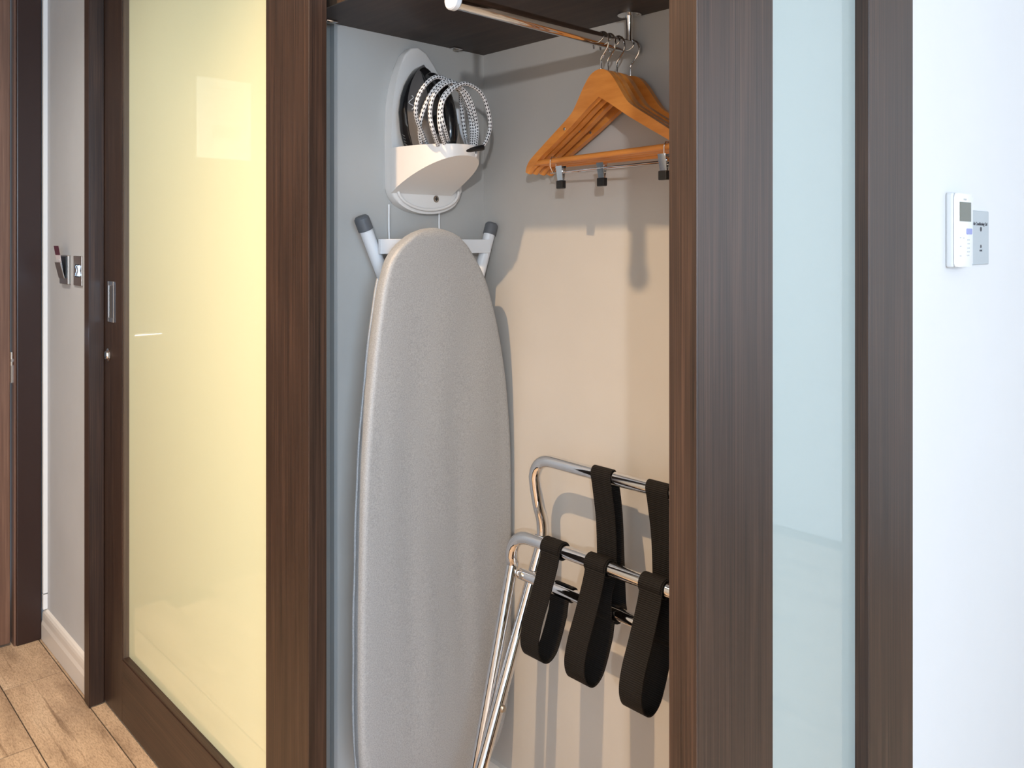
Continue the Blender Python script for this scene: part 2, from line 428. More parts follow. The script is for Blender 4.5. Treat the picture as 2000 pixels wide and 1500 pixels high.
sd = thing('sliding_door', 'dark wood sliding wardrobe door with yellow back-painted glass panel', 'door', (0.752, 1.85, 0))
DX0, DX1 = 0.7345, 0.7705
obj('stile', bx(DX0, DX1, 2.2610, 2.412, 0.010, 2.115, 0.0008, 1), M_wz, sd)
obj('stile', bx(DX0, DX1, 1.2940, 1.4540, 0.010, 2.115, 0.0008, 1), M_wz, sd)
obj('rail', bx(DX0 + 0.0002, DX1, 1.4541, 2.2609, 0.010, 0.172, 0.0008, 1), M_wy, sd)
obj('rail', bx(DX0 + 0.0002, DX1, 1.4541, 2.2609, 1.99, 2.115, 0.0008, 1), M_wy, sd)
obj('glass_panel', bx(0.7505, 0.7555, 1.4545, 2.2605, 0.1725, 1.9895), M_yel, sd, label='yellow back-painted glass')
M_bead = veneer('glazing_bead', (0.055, 0.036, 0.024), (0.14, 0.095, 0.065), (420, 420, 3.0))
bm = bx(DX0 + 0.002, 0.7504, 2.2545, 2.2608, 0.178, 1.989)
obj('glazing_bead', bm, M_bead, sd)
obj('glazing_bead', bx(DX0 + 0.002, 0.7504, 1.4542, 2.2608, 0.1722, 0.1778), M_wy, sd)
obj('glazing_bead', bx(DX0 + 0.002, 0.7504, 1.4542, 1.4595, 0.178, 1.989), M_bead, sd)
# flush pull
pu = bmesh.new(); y0, y1, z0, z1 = 2.321, 2.371, 1.056, 1.167; xf = DX0 - 0.0022
box(pu, xf, DX0 - 0.0001, y0, y0 + 0.010, z0, z1, 0.0008, 1); box(pu, xf, DX0 - 0.0001, y1 - 0.010, y1, z0, z1, 0.0008, 1)
box(pu, xf, DX0 - 0.0001, y0 + 0.010, y1 - 0.010, z1 - 0.012, z1, 0.0006, 1); box(pu, xf, DX0 - 0.0001, y0 + 0.010, y1 - 0.010, z0, z0 + 0.012, 0.0006, 1)
ph = obj('pull_handle', pu, M_chrome, sd, label='chrome recessed finger pull')
obj('recess', bx(DX0 - 0.0012, DX0 - 0.0001, y0 + 0.010, y1 - 0.010, z0 + 0.012, z1 - 0.012), M_steel, ph)
bm = bmesh.new(); lathe(bm, [(0, 0), (0.017, 0), (0.018, 0.002), (0.012, 0.005), (0.011, 0.008), (0, 0.009)], (DX0, 2.368, 0.965), (-1, 0, 0), 24)
lk = obj('lock_cylinder', bm, M_chrome, sd, 0.6)
obj('key_slot', bx(DX0 - 0.0098, DX0 - 0.0088, 2.3668, 2.3692, 0.958, 0.972), M_black, lk)

ep = thing('wardrobe_end_panel', 'dark wood wardrobe end panel with pale blue-white glass, beside the white wall', 'panel', (0.98, 0.48, 0))
EY0, EY1 = 0.465, 0.4995
obj('stile', bx(0.700, 0.852, EY0, EY1, 0.005, 2.12, 0.0008, 1), M_wz, ep)
obj('stile', bx(1.1097, 1.2650, EY0, EY1, 0.005, 2.12, 0.0008, 1), M_wz, ep)
obj('rail', bx(0.8521, 1.1096, EY0, EY1, 0.005, 0.172, 0.0008, 1), M_wx, ep)
obj('rail', bx(0.8521, 1.1096, EY0, EY1, 1.99, 2.12, 0.0008, 1), M_wx, ep)
obj('glass_panel', bx(0.8523, 1.1094, 0.4838, 0.4888, 0.1725, 1.9895), M_blu, ep, label='pale blue-white back-painted glass')

sh = thing('wardrobe_shelf', 'dark wood shelf above the clothes rail inside the wardrobe', 'shelf', (1.03, 0.97, ZS))
obj('shelf_board', bx(0.803, XB - 0.0005, 0.5005, YL - 0.0005, ZS, ZS + 0.022), M_wx, sh)
obj('edge_strip', bx(0.7995, 0.803, 0.5005, YL - 0.0005, ZS, ZS + 0.022), M_bead, sh)
for x, y in ((0.852, 1.414), (1.178, 1.418)):
    b = bmesh.new(); box(b, x - 0.013, x + 0.013, y - 0.006, YL - 0.0006, ZS - 0.003, ZS - 0.0002, 0.001, 1)
    br = obj('bracket', b, M_chrome, sh)
    b = bmesh.new(); lathe(b, [(0.006, 0), (0.007, 0.002), (0.004, 0.003), (0, 0.0015)], (x, y + 0.003, ZS - 0.003), (0, 0, -1), 14)
    obj('screw', b, M_steel, br, 0.6)

# ------------------------------------------------------------------ clothes rail
RY, RZ, RR = 0.978, 1.647, 0.0127
cr = thing('clothes_rail', 'chrome clothes rail running front to back under the wardrobe shelf', 'rail', (1.03, RY, ZS))
obj('rail_tube', tb([(0.806, RY, RZ), (1.262, RY, RZ)], RR, 28), M_chrome, cr, 0.6)
bm = bmesh.new(); lathe(bm, [(0, 0), (0.0135, 0), (0.0155, 0.002), (0.0158, 0.010), (0.0135, 0.013), (0, 0.013)], (0.799, RY, RZ), (1, 0, 0), 28)
obj('end_cap', bm, M_wtube, cr, 0.6)
for x in (0.830, 1.243):
    bm = bmesh.new(); lathe(bm, [(0, 0), (0.023, 0), (0.023, 0.0025), (0.0085, 0.004), (0.0065, 0.010), (0.0065, 0.062), (0, 0.062)], (x, RY, ZS - 0.0004), (0, 0, -1), 24)
    p = obj('rail_post', bm, M_chrome, cr, 0.5)
    for s in (-1, 1):
        bm = bmesh.new(); lathe(bm, [(0.0035, 0), (0.003, 0.0015), (0, 0.002)], (x + 0.004, RY + 0.016 * s, ZS - 0.0025), (0, 0, -1), 10)
        obj('screw', bm, M_steel, p, 0.6)

# ------------------------------------------------------------------ hangers (local: y along hanger, z up from rail axis)
TOPC = [(0.0, 1.5915), (0.0225, 1.585), (0.0405, 1.5675), (0.0555, 1.5470), (0.0735, 1.5235), (0.0932, 1.5090), (0.1289, 1.4880), (0.1693, 1.4640), (0.1943, 1.4490), (0.2096, 1.4385), (0.2185, 1.4270), (0.2225, 1.4150)]
LOWC = [(0.2135, 1.4120), (0.2040, 1.4230), (0.1930, 1.4320), (0.1693, 1.4450), (0.1289, 1.4665), (0.0780, 1.4945), (0.0296, 1.5240), (0.0, 1.5440)]
def smooth2(P, n):
    return [(p.x, p.y) for p in spline([(a, b, 0) for a, b in P], n)]
def hanger(name, label, x, deg, clips):
    h = thing(name, label, 'hanger', (x, RY, RZ), 'hangers on the wardrobe rail')
    t = smooth2([(-0.0225, 1.585)] + TOPC, 4)[4:]
    half = t + LOWC
    out = [(a, b) for a, b in half] + [(-a, b) for a, b in half[::-1][1:-1]]
    bm = bmesh.new()
    prism(bm, out, lambda a, b, s: Vector((-0.006 if s == 0 else 0.006, a, b - RZ)), 0.0028, 2)
    parts = [obj('shoulder_body', bm, M_hang, None, 0.7)]
    bm = bmesh.new()
    yb, zb = 0.205, 1.4335 - RZ
    tube(bm, [(0, -yb, zb), (0, yb, zb)], 0.0055, 14)
    parts.append(obj('trouser_bar', bm, M_hang, None, 0.7))
    c = [(0, 0, 1.585 - RZ), (0, 0, 1.602 - RZ), (0, 0, 1.611 - RZ), (0, -0.007, 1.619 - RZ)]
    cz, R = 1.6405 - RZ, 0.0205
    for k in range(0, 13):
        a = math.radians(215 - k * 19.5)
        c.append((0, R * math.cos(a), cz + R * math.sin(a)))
    parts.append(obj('hook', tb(spline(c, 3), 0.0017, 8), M_chrome, None, 0.7))
    bm = bmesh.new(); lathe(bm, [(0.004, 0), (0.004, 0.0025), (0, 0.0025)], (0, 0, 1.5905 - RZ), (0, 0, 1), 12)
    parts.append(obj('collar', bm, M_chrome, None, 0.7))
    bm = bmesh.new(); lathe(bm, [(0.003, 0), (0.0025, 0.0007), (0, 0.0008)], (-0.006, 0.098, 1.492 - RZ), (-1, 0, 0), 10)
    parts.append(obj('screw', bm, M_steel, None, 0.7))
    if clips:
        zw = 1.4095 - RZ; xw = -0.002
        w = [(xw, -0.17, 1.4395 - RZ)] + [(xw, -0.17, zw)] + [(xw, 0.135, zw)] + [(xw, 0.135, 1.4395 - RZ)]
        bm = bmesh.new(); tube(bm, [(xw, -0.165, zw), (xw, 0.145, zw)], 0.0013, 8)
        for yy in (-0.165, 0.137):
            tube(bm, [(xw, yy, zw), (xw - 0.0075, yy, zw + 0.012), (xw - 0.0075, yy, 1.4335 - RZ), (xw - 0.003, yy, 1.441 - RZ), (xw + 0.004, yy, 1.441 - RZ), (xw + 0.0078, yy, 1.4335 - RZ), (xw + 0.0078, yy, zw + 0.012), (xw, yy, zw)], 0.0012, 6)
        parts.append(obj('clip_wire', bm, M_chrome, None, 0.7))
        for yc in clips:
            bm = bmesh.new()
            for s in (-1, 1):
                # two sprung jaws meeting at the bottom
                prism(bm, [(-0.009, zw + 0.012), (0.009, zw + 0.012), (0.0075, zw - 0.018), (-0.0075, zw - 0.018)], lambda a, b, sd, s=s: Vector((xw + s * ((0.0065 if b > zw else 0.002) - (0.0012 if sd else 0)), yc + a, b)))
            tube(bm, [(xw, yc - 0.010, zw + 0.001), (xw, yc + 0.010, zw + 0.001)], 0.0038, 10)
            cl = obj('clip', bm, M_chrome, None, 0.5)
            bm = bx(xw - 0.005, xw + 0.005, yc - 0.0095, yc + 0.0095, zw - 0.0325, zw - 0.0165, 0.0015, 2)
            pad = obj('rubber_pad', bm, M_black, None)
            pad.parent = cl
            parts.append(cl)
    h.rotation_euler = (0, 0, -math.radians(deg))
    for p in parts: p.parent = h
    return h
hanger('coat_hanger', 'nearest of the wooden coat hangers, trouser clips on its wire bar', 1.159, 7, (0.113, -0.158))
hanger('coat_hanger', 'wooden coat hanger pressed against the back of the nearest one, clips below', 1.1785, 6.5, (0.014, -0.21))
hanger('coat_hanger', 'third wooden coat hanger from the front of the rail', 1.205, 5.5, None)
hanger('coat_hanger', 'rearmost wooden coat hanger, nearest the wardrobe back wall', 1.247, 0.6, None)

# ------------------------------------------------------------------ ironing board
ib = thing('ironing_board', 'upright ironing board with silver-grey cover leaning in the wardrobe corner', 'ironing board', (1.06, 1.34, 0.12))
ZL = [1.302, 1.300, 1.294, 1.275, 1.240, 1.200, 1.125, 1.007, 0.851, 0.656, 0.450, 0.300, 0.220, 0.165, 0.135, 0.122, 0.118]
XLs = [1.040, 1.026, 1.003, 0.968, 0.933, 0.917, 0.902, 0.886, 0.871, 0.8635, 0.860, 0.862, 0.876, 0.908, 0.955, 1.010, 1.05]
XRs = [1.052, 1.066, 1.088, 1.120, 1.152, 1.179, 1.208, 1.237, 1.2565, 1.2615, 1.2620, 1.2560, 1.244, 1.215, 1.168, 1.110, 1.07]
def pint(zs, xs, z):
    # smooth interpolation on descending z
    t = np.array(zs[::-1]); v = np.array(xs[::-1])
    d = np.gradient(v, t); i = int(np.clip(np.searchsorted(t, z) - 1, 0, len(t) - 2))
    h = t[i + 1] - t[i]; s = (z - t[i]) / h
    sl = (v[i + 1] - v[i]) / h
    d0 = d[i] if abs(d[i]) < 3 * abs(sl) + 1e-6 else 3 * sl; d1 = d[i + 1] if abs(d[i + 1]) < 3 * abs(sl) + 1e-6 else 3 * sl
    return (2*s**3-3*s**2+1)*v[i] + (s**3-2*s**2+s)*h*d0 + (-2*s**3+3*s**2)*v[i+1] + (s**3-s**2)*h*d1
bm = bmesh.new()
zz = [1.302 - 0.002 * k for k in range(6)] + [1.290 - 0.006 * k for k in range(1, 10)] + list(np.linspace(1.225, 0.30, 62)) + list(np.linspace(0.29, 0.15, 16)) + [0.143, 0.136, 0.130, 0.126, 0.122, 0.118]
YF, YBk = 1.320, 1.347
rows = []
for iz, z in enumerate(zz):
    a = pint(ZL, XLs, z); b = pint(ZL, XRs, z)
    e = min(z - 0.118, 1.302 - z); w = b - a
    rnd = min(0.013, w * 0.3)
    ef = 0.0 if e > 0.02 else (1 - max(e, 0) / 0.02) ** 2 * 0.011
    row = []
    cols = [(0.0, YBk), (-0.0012, YBk - 0.004), (0.0, 1.338)]
    pr = []
    # hem tucks on the left flank
    tuck = 0.0022 * (math.exp(-((z - 0.985) / 0.012) ** 2) - math.exp(-((z - 0.905) / 0.02) ** 2) + math.exp(-((z - 0.585) / 0.012) ** 2) + math.exp(-((z - 0.285) / 0.012) ** 2)) + 0.0008 * math.sin(z * 61)
    pr.append((a + 0.002 - tuck, YBk)); pr.append((a - tuck * 0.6, YBk - 0.004)); pr.append((a, YBk - 0.010))
    for k in range(1, 6):
        t = k / 5 * PI / 2
        pr.append((a + rnd * (1 - math.cos(t)), YF + 0.012 - 0.012 * math.sin(t) + ef))
    nC = 26
    for k in range(1, nC):
        u = k / nC; x = a + rnd + (w - 2 * rnd) * u
        y = YF + ef - 0.0012 * math.sin(PI * u)
        fade = min(1, max(0, (1.25 - z) / 0.25)) * min(1, max(0.0, (z - 0.15) / 0.2))
        y += fade * (0.0011 * math.sin(x * 52 + 1.3 * math.sin(z * 3.1)) + 0.0008 * math.sin(x * 95 + z * 5.0) * (0.5 + 0.5 * math.sin(z * 4)) + 0.0006 * math.sin(z * 16 + x * 22))
        pr.append((x, y))
    for k in range(5, -1, -1):
        t = k / 5 * PI / 2
        pr.append((b - rnd * (1 - math.cos(t)), YF + 0.012 - 0.012 * math.sin(t) + ef))
    pr.append((b, YBk - 0.008)); pr.append((b - 0.002, YBk))
    rows.append([bm.verts.new((x, min(y, YBk), z)) for x, y in pr])
for i in range(len(rows) - 1):
    for k in range(len(rows[0])):
        k2 = (k + 1) % len(rows[0])
        bm.faces.new((rows[i][k], rows[i][k2], rows[i + 1][k2], rows[i + 1][k]))
bm.faces.new(rows[0][::-1]); bm.faces.new(rows[-1])
obj('padded_cover', bm, M_fab, ib, 1.0)
# hem piping along the left edge
hem = [(pint(ZL, XLs, z) + 0.001, YBk + 0.001, z) for z in np.linspace(1.20, 0.25, 50)]
obj('hem', tb([(x - 0.0012 * (0.5 + 0.5 * math.sin(z * 37)), y, z) for x, y, z in hem], 0.0026, 8), M_fab, ib, 1.0)
# folded leg frame behind the board
def leg_tube(p0, p1, r, capl):
    p0, p1 = Vector(p0), Vector(p1); d = (p1 - p0).normalized()
    o = obj('leg_tube', tb([p0 + d * 0.004, p1], r, 20), M_wtube, ib, 0.7)
    bm = bmesh.new(); lathe(bm, [(0, 0), (r * 0.86, 0), (r * 1.12, 0.004), (r * 1.15, 0.008), (r * 1.15, capl), (r * 1.0, capl)], p0, d, 24)
    c = obj('foot_cap', bm, M_rub, None, 0.6); c.parent = o; c.matrix_parent_inverse = Matrix.Identity(4)
leg_tube((0.9095, 1.397, 1.324), (1.075, 1.397, 0.955), 0.0135, 0.030)
leg_tube((1.2555, 1.385, 1.316), (1.155, 1.385, 1.02), 0.0130, 0.028)
obj('cross_plate', bx(0.940, 1.238, 1.3705, 1.3800, 1.248, 1.2785, 0.001), M_wtube, ib)
obj('folded_leg', tb(spline([(1.08, 1.385, 0.95), (1.09, 1.385, 0.6), (1.06, 1.388, 0.2)], 6), 0.011, 12), M_wtube, ib, 0.7)

# ------------------------------------------------------------------ iron holder
ih = thing('iron_holder', 'white plastic wall holder with scooped pouch carrying the black iron', 'iron holder', (1.09, YL, 1.34))
def cl(c, rx, rz, a0, a1, n):
    return [(c[0] + rx * math.cos(math.radians(a0 + (a1 - a0) * k / n)), c[1] + rz * math.sin(math.radians(a0 + (a1 - a0) * k / n))) for k in range(n + 1)]
plate = [(0.991, 1.400)] + [(0.990, 1.50), (0.993, 1.56)] + [(1.0, 1.600), (1.012, 1.640), (1.024, 1.668), (1.041, 1.686), (1.060, 1.691), (1.082, 1.682), (1.105, 1.658), (1.127, 1.622), (1.150, 1.58), (1.172, 1.53), (1.180, 1.48), (1.181, 1.40)] + cl((1.086, 1.385), 0.095, 0.052, 0, -180, 20)
bm = bmesh.new(); prism(bm, plate, lambda a, b, s: Vector((a, YL - 0.0005 if s == 0 else YL - 0.026, b)), 0.004, 3)
obj('back_plate', bm, M_hold, ih, 0.7)
# pouch: half-round bucket whose underside sweeps forward and up
PCX, PA, PB, YP = 1.070, 0.081, 0.155, YL - 0.0265
def under(pr):  # height of lower edge by distance from plate
    return 1.375 + 0.072 * (max(0, pr) / PB) ** 0.9
ring = []
for k in range(0, 33):
    t = PI * k / 32
    ct, st = math.cos(t), math.sin(t)
    e = 0.86
    x = PCX - PA * math.copysign(abs(ct) ** e, ct); pr = PB * abs(st) ** e
    ring.append((x, pr))
RIM = 1.4690
bm = bmesh.new()
def rimz(x, pr):   # cord notch near the right of the rim
    d = math.hypot(x - 1.135, pr - 0.112)
    return RIM - 0.012 * math.exp(-(d / 0.016) ** 2)
out_t = [bm.verts.new((x, YP - p, rimz(x, p))) for x, p in ring]
nm = 3
mids = []
for q in range(1, nm + 1):
    mids.append([bm.verts.new((x, YP - p * (1 - 0.02 * q / nm), rimz(x, p) + (under(p) - rimz(x, p)) * q / nm)) for x, p in ring])
th = 0.0026
inn_t = [bm.verts.new((PCX + (x - PCX) * 0.972, YP - p * 0.976, rimz(x, p))) for x, p in ring]
inn_b = [bm.verts.new((PCX + (x - PCX) * 0.965, YP - p * 0.955, under(p) + 0.006)) for x, p in ring]
seq = [inn_b, inn_t, out_t] + mids
for A, B in zip(seq[:-1], seq[1:]):
    for k in range(len(ring) - 1): bm.faces.new((A[k], A[k + 1], B[k + 1], B[k]))
# underside and inside bottom as strips across
for L in (mids[-1], inn_b):
    n = len(L)
    for k in range(n // 2):
        a, b, c, d = L[k], L[k + 1], L[n - 2 - k], L[n - 1 - k]
        if k + 1 == n - 2 - k: bm.faces.new((a, b, d))
        else: bm.faces.new((a, b, c, d))
obj('pouch', bm, M_hold, ih, 0.75)
# raised lip round the screw recess
lip = [(1.004, 1.386)] + cl((1.0865, 1.384), 0.0825, 0.042, 180, 360, 24) + [(1.169, 1.386)]
bm = bmesh.new(); tube(bm, [(a, YL - 0.0295, b) for a, b in lip], 0.0034, 8)
obj('lip', bm, M_hold, ih, 1.0)
bm = bmesh.new(); lathe(bm, [(0.0075, 0), (0.0075, 0.0012), (0.005, 0.0016), (0, 0.0016)], (1.108, YL - 0.026, 1.3665), (0, -1, 0), 18)
sc = obj('screw', bm, M_steel, ih, 0.5)
bm = bx(1.1035, 1.1125, YL - 0.0285, YL - 0.0275, 1.3655, 1.3675); box(bm, 1.107, 1.109, YL - 0.0285, YL - 0.0275, 1.362, 1.371)
obj('slot', bm, M_black, sc)
# two wire hooks that carry the ironing board
for x in (0.997, 1.132):
    obj('wire_hook', tb(spline([(x, 1.424, 1.352), (x, 1.424, 1.30), (x, 1.420, 1.262), (x - 0.004, 1.408, 1.243), (x - 0.010, 1.388, 1.240), (x - 0.010, 1.366, 1.247), (x - 0.004, 1.3605, 1.262), (x + 0.003, 1.3600, 1.284)], 6), 0.0023, 8), M_wire, ih, 1.0)

# ------------------------------------------------------------------ iron (local: l along length from heel, w across, h out of the soleplate)
ir = thing('steam_iron', 'black and grey iron stored tip-up in the white wall holder', 'iron', (1.045, 1.352, 1.405))
IO = Vector((1.044, 1.366, 1.427)); tl = math.radians(7.0)
EL = Vector((0, math.sin(tl), math.cos(tl))); EW = Vector((1, 0, 0)); EH = Vector((0, -math.cos(tl), math.sin(tl)))
def ip(l, w, h): return IO + EL * (l * 0.945) + EW * w + EH * h
LW = [(0.0, 0.036), (0.03, 0.046), (0.075, 0.055), (0.12, 0.0555), (0.155, 0.048), (0.185, 0.036), (0.208, 0.021), (0.222, 0.009), (0.228, 0.0015)]
def iwid(l):
    return float(np.interp(l, [a for a, b in LW], [b for a, b in LW]))
Ls = list(np.linspace(0, 0.2, 21)) + [0.207, 0.214, 0.220, 0.225, 0.228]
def layer_solid(secs, mt, name, parent, sm=0.9):
    """secs(l) -> list of (w,h) profile, half section from w>0; mirrored"""
    bm = bmesh.new(); R = []
    for l in Ls:
        pr = secs(l)
        R.append([bm.verts.new(ip(l, w, h)) for w, h in pr])
    n = len(R[0])
    for i in range(len(R) - 1):
        for k in range(n): bm.faces.new((R[i][k], R[i][(k + 1) % n], R[i + 1][(k + 1) % n], R[i + 1][k]))
    bm.faces.new(R[0][::-1]); bm.faces.new(R[-1])
    return obj(name, bm, mt, parent, sm)
layer_solid(lambda l: [(-iwid(l) * 1.0, 0), (iwid(l), 0), (iwid(l), 0.004), (-iwid(l), 0.004)], M_steel, 'soleplate', ir)
def skirt(l):
    w = iwid(l) * 1.02; t = 0.020 + 0.006 * (1 - l / 0.228)
    return [(-w, 0.0042), (w, 0.0042), (w * 1.0, t * 0.7), (w * 0.9, t), (-w * 0.9, t), (-w, t * 0.7)]
layer_solid(skirt, M_gloss, 'skirt', ir)
def body(l):
    w = iwid(l) * 0.90; f = 1 - (l / 0.228) ** 2.2
    t0 = 0.018; t1 = t0 + 0.010 + 0.034 * f
    return [(-w, t0), (w, t0), (w * 0.93, t0 + (t1 - t0) * 0.45), (w * 0.66, t0 + (t1 - t0) * 0.86), (w * 0.28, t1), (-w * 0.28, t1), (-w * 0.66, t0 + (t1 - t0) * 0.86), (-w * 0.93, t0 + (t1 - t0) * 0.45)]
layer_solid(body, M_irong, 'body', ir, 1.2)
# handle arch and its dark saddle
hd = [(0.196, 0, 0.030), (0.188, 0, 0.056), (0.166, 0, 0.078), (0.13, 0, 0.091), (0.09, 0, 0.097), (0.055, 0, 0.096), (0.030, 0, 0.086), (0.018, 0, 0.066), (0.016, 0, 0.035)]
pts = spline([ip(*q) for q in hd], 6)
obj('handle', tb(pts, [0.0135 - 0.002 * math.cos(2 * PI * k / (len(pts) - 1)) for k in range(len(pts))], 16), M_gloss, ir, 1.2)
bm = bmesh.new(); tube(bm, spline([ip(0.212, 0, 0.022), ip(0.200, 0, 0.034), ip(0.178, 0, 0.046), ip(0.15, 0, 0.053)], 5), [0.007] + [0.013] * 14 + [0.010], 14)
obj('water_cover', bm, M_gloss, ir, 1.2)
for k in range(5):
    l0 = 0.040 + 0.0065 * k
    w = iwid(l0) * 1.02
    bm = bmesh.new(); tube(bm, [ip(l0 + 0.004, -w - 0.0001, 0.007), ip(l0 - 0.002, -w - 0.0001, 0.0165)], 0.0006, 6)
    obj('vent_line', bm, M_steel, ir)
sw = []
for k in range(15):
    t = k / 14; sw.append(ip(0.118 + 0.030 * t, -iwid(0.13) * 0.855 + 0.0035 * math.sin(t * 9) - 0.0000, 0.0385 + 0.0035 * math.sin(t * 9)))
obj('logo_mark', tb([p + Vector((-0.004, -0.0015, 0)) for p in sw], 0.0009, 6), M_mark, ir)
# dial under the handle
bm = bmesh.new(); lathe(bm, [(0.020, 0), (0.020, 0.008), (0.017, 0.010), (0, 0.010)], ip(0.085, 0, 0.058), EH, 20)
obj('dial', bm, M_black, ir, 0.6)
# braided cord, coiled round the handle: five turns
CORD = [
 # each turn: pouch side, left arc, top, right arc, tie
 [(1.0468, 1.342, 1.4532), (0.9936, 1.302, 1.4861), (0.9458, 1.262, 1.5212), (0.949, 1.25, 1.5613), (0.9908, 1.254, 1.5953), (1.052, 1.27, 1.5856), (1.0921, 1.282, 1.5555), (1.1133, 1.292, 1.511), (1.0877, 1.264, 1.4659), (1.0905, 1.264, 1.4504)],
 [(1.0394, 1.348, 1.4531), (0.9963, 1.314, 1.4792), (0.97, 1.276, 1.5175), (0.9854, 1.26, 1.5674), (1.0243, 1.262, 1.5941), (1.0574, 1.262, 1.579), (1.0939, 1.276, 1.5476), (1.1183, 1.288, 1.509), (1.0929, 1.262, 1.4661), (1.0929, 1.262, 1.4483)],
 [(1.0572, 1.316, 1.4488), (0.986, 1.256, 1.4829), (0.9697, 1.248, 1.5222), (0.9791, 1.244, 1.5604), (1.0207, 1.248, 1.5885), (1.0689, 1.258, 1.5758), (1.0999, 1.27, 1.5455), (1.1219, 1.284, 1.5057), (1.0967, 1.26, 1.4663), (1.0954, 1.26, 1.4494)],
 [(1.0747, 1.314, 1.4499), (0.9991, 1.25, 1.4836), (0.9876, 1.242, 1.5235), (0.9987, 1.24, 1.5594), (1.0384, 1.244, 1.5842), (1.0907, 1.3, 1.5629), (1.1077, 1.312, 1.5233), (1.1131, 1.31, 1.4913), (1.0863, 1.272, 1.4664), (1.0881, 1.266, 1.4503)],
 [(1.0829, 1.314, 1.4495), (1.0035, 1.246, 1.4956), (0.9911, 1.24, 1.5286), (1.0022, 1.238, 1.5586), (1.047, 1.24, 1.5879), (1.1005, 1.25, 1.5788), (1.1288, 1.258, 1.5463), (1.1399, 1.264, 1.5108), (1.1217, 1.258, 1.4787), (1.0985, 1.254, 1.4607)],
]
allp = []
for i, t in enumerate(CORD):
    allp += [Vector(q) for q in t]
    if i < len(CORD) - 1:
        nx = Vector(CORD[i + 1][0])
        allp += [Vector((1.118, 1.300, 1.462)), Vector((1.100, 1.318, 1.452)), (nx + Vector((1.100, 1.318, 1.452))) / 2 + Vector((0, 0, -0.006))]
obj('cord', tb(spline(allp, 7), 0.0042, 10, uv=True), M_cord, ir, 3.14, label='black and white braided cord')
a, b = Vector((1.0635, 1.258, 1.4562)), Vector((1.1054, 1.246, 1.4658))
d = (b - a).normalized()
bm = bmesh.new(); lathe(bm, [(0, 0), (0.0058, 0), (0.0062, 0.004), (0.005, (b - a).length * 0.5), (0.0062, (b - a).length - 0.004), (0.0058, (b - a).length), (0, (b - a).length)], a, d, 16)
tie = obj('cord_tie', bm, M_black, ir, 0.8)
bm = bmesh.new(); q = Vector((1.1158, 1.335, 1.5397)); box(bm, q.x - 0.011, q.x + 0.013, 1.328, 1.345, q.z - 0.017, q.z + 0.017, 0.004, 2)
tube(bm, spline([Vector((1.1186, 1.335, 1.5236)), Vector((1.1201, 1.33, 1.5025)), Vector((1.1228, 1.318, 1.4766))], 5), 0.0042, 10)
obj('plug', bm, M_wtube, ir, 0.8, label='white plastic plug')

# ------------------------------------------------------------------ folding luggage rack
lr = thing('luggage_rack', 'folded chrome luggage rack with black webbing straps against the wardrobe back', 'luggage rack', (1.08, 0.90, 0))
TR = 0.0125
YA0, YA1 = 1.185, 0.640      # legs of the back frame
YB0, YB1 = 1.213, 0.612      # legs of the seat frame
def corner(p, d0, d1, r, n=8):
    p = Vector(p); d0 = Vector(d0).normalized(); d1 = Vector(d1).normalized()
    a = p - d0 * r; b = p + d1 * r
    return [(1 - t) ** 2 * a + 2 * t * (1 - t) * p + t * t * b for t in [k / n for k in range(n + 1)]]
legA = [(0.9425, 0.014), (1.046, 0.2518), (1.13, 0.4482), (1.195, 0.600), (1.2145, 0.650), (1.2155, 0.690), (1.205, 0.725), (1.196, 0.765)]
la = spline([(x, YA0, z) for x, z in legA], 6)
lb = [Vector((p.x, YA1, p.z)) for p in la][::-1]
ZA, XA = 0.8285, 1.192
path = la + corner((XA, YA0, ZA), (0, 0, 1), (0, -1, 0), 0.052)[1:] + corner((XA, YA1, ZA), (0, -1, 0), (0, 0, -1), 0.052) + lb
ra = obj('back_frame', tb(path, TR, 18), M_chrome, lr, 3.14)
legB = [(1.0045, 0.014), (1.0585, 0.2331), (1.149, 0.5817), (1.156, 0.612)]
la = spline([(x, YB0, z) for x, z in legB], 6)
lb = [Vector((p.x, YB1, p.z)) for p in la][::-1]
ZB, XBb = 0.677, 1.152
path = la + corner((XBb, YB0, ZB), (0, 0, 1), (0, -1, 0), 0.060)[1:] + corner((XBb, YB1, ZB), (0, -1, 0), (0, 0, -1), 0.060) + lb
obj('seat_frame', tb(path, TR, 18), M_chrome, lr, 3.14)
XC, ZC = 1.166, 0.592
cb = obj('cross_bar', tb([(XC, 1.199, ZC), (XC, 0.627, ZC)], 0.0115, 18), M_chrome, lr, 0.7)
for y in (1.187, 0.640):
    bm = bmesh.new(); lathe(bm, [(0.0062, 0), (0.0062, 0.002), (0.0045, 0.004), (0, 0.0045)], (XC - 0.0098, y - 0.001, ZC + 0.002), (-1, 0, 0.15), 14)
    obj('screw', bm, M_steel, cb, 0.6)
for y in (1.199, 0.626):
    bm = bmesh.new(); s = -1 if y > 0.9 else 1
    lathe(bm, [(0.007, 0), (0.007, 0.003), (0.005, 0.006), (0, 0.0065)], (1.090, 1.1727 if y > 0.9 else 0.6523, 0.355), (0, s, 0), 14)
    obj('pivot_bolt', bm, M_steel, lr, 0.6)
for (x, y) in ((0.9405, YA0), (0.9405, YA1), (1.004, YB0), (1.004, YB1)):
    bm = bmesh.new(); lathe(bm, [(0, 0), (0.0142, 0), (0.0145, 0.004), (0.0138, 0.022), (0.0128, 0.022)], (x, y, 0.001), (0.3 if x < 1 else 0.2, 0, 1), 16)
    obj('foot_cap', bm, M_black, lr, 0.6)
def arc(cx, cz, r, a0, a1, n):
    return [(cx + r * math.cos(math.radians(a0 + (a1 - a0) * k / n)), cz + r * math.sin(math.radians(a0 + (a1 - a0) * k / n))) for k in range(n + 1)]
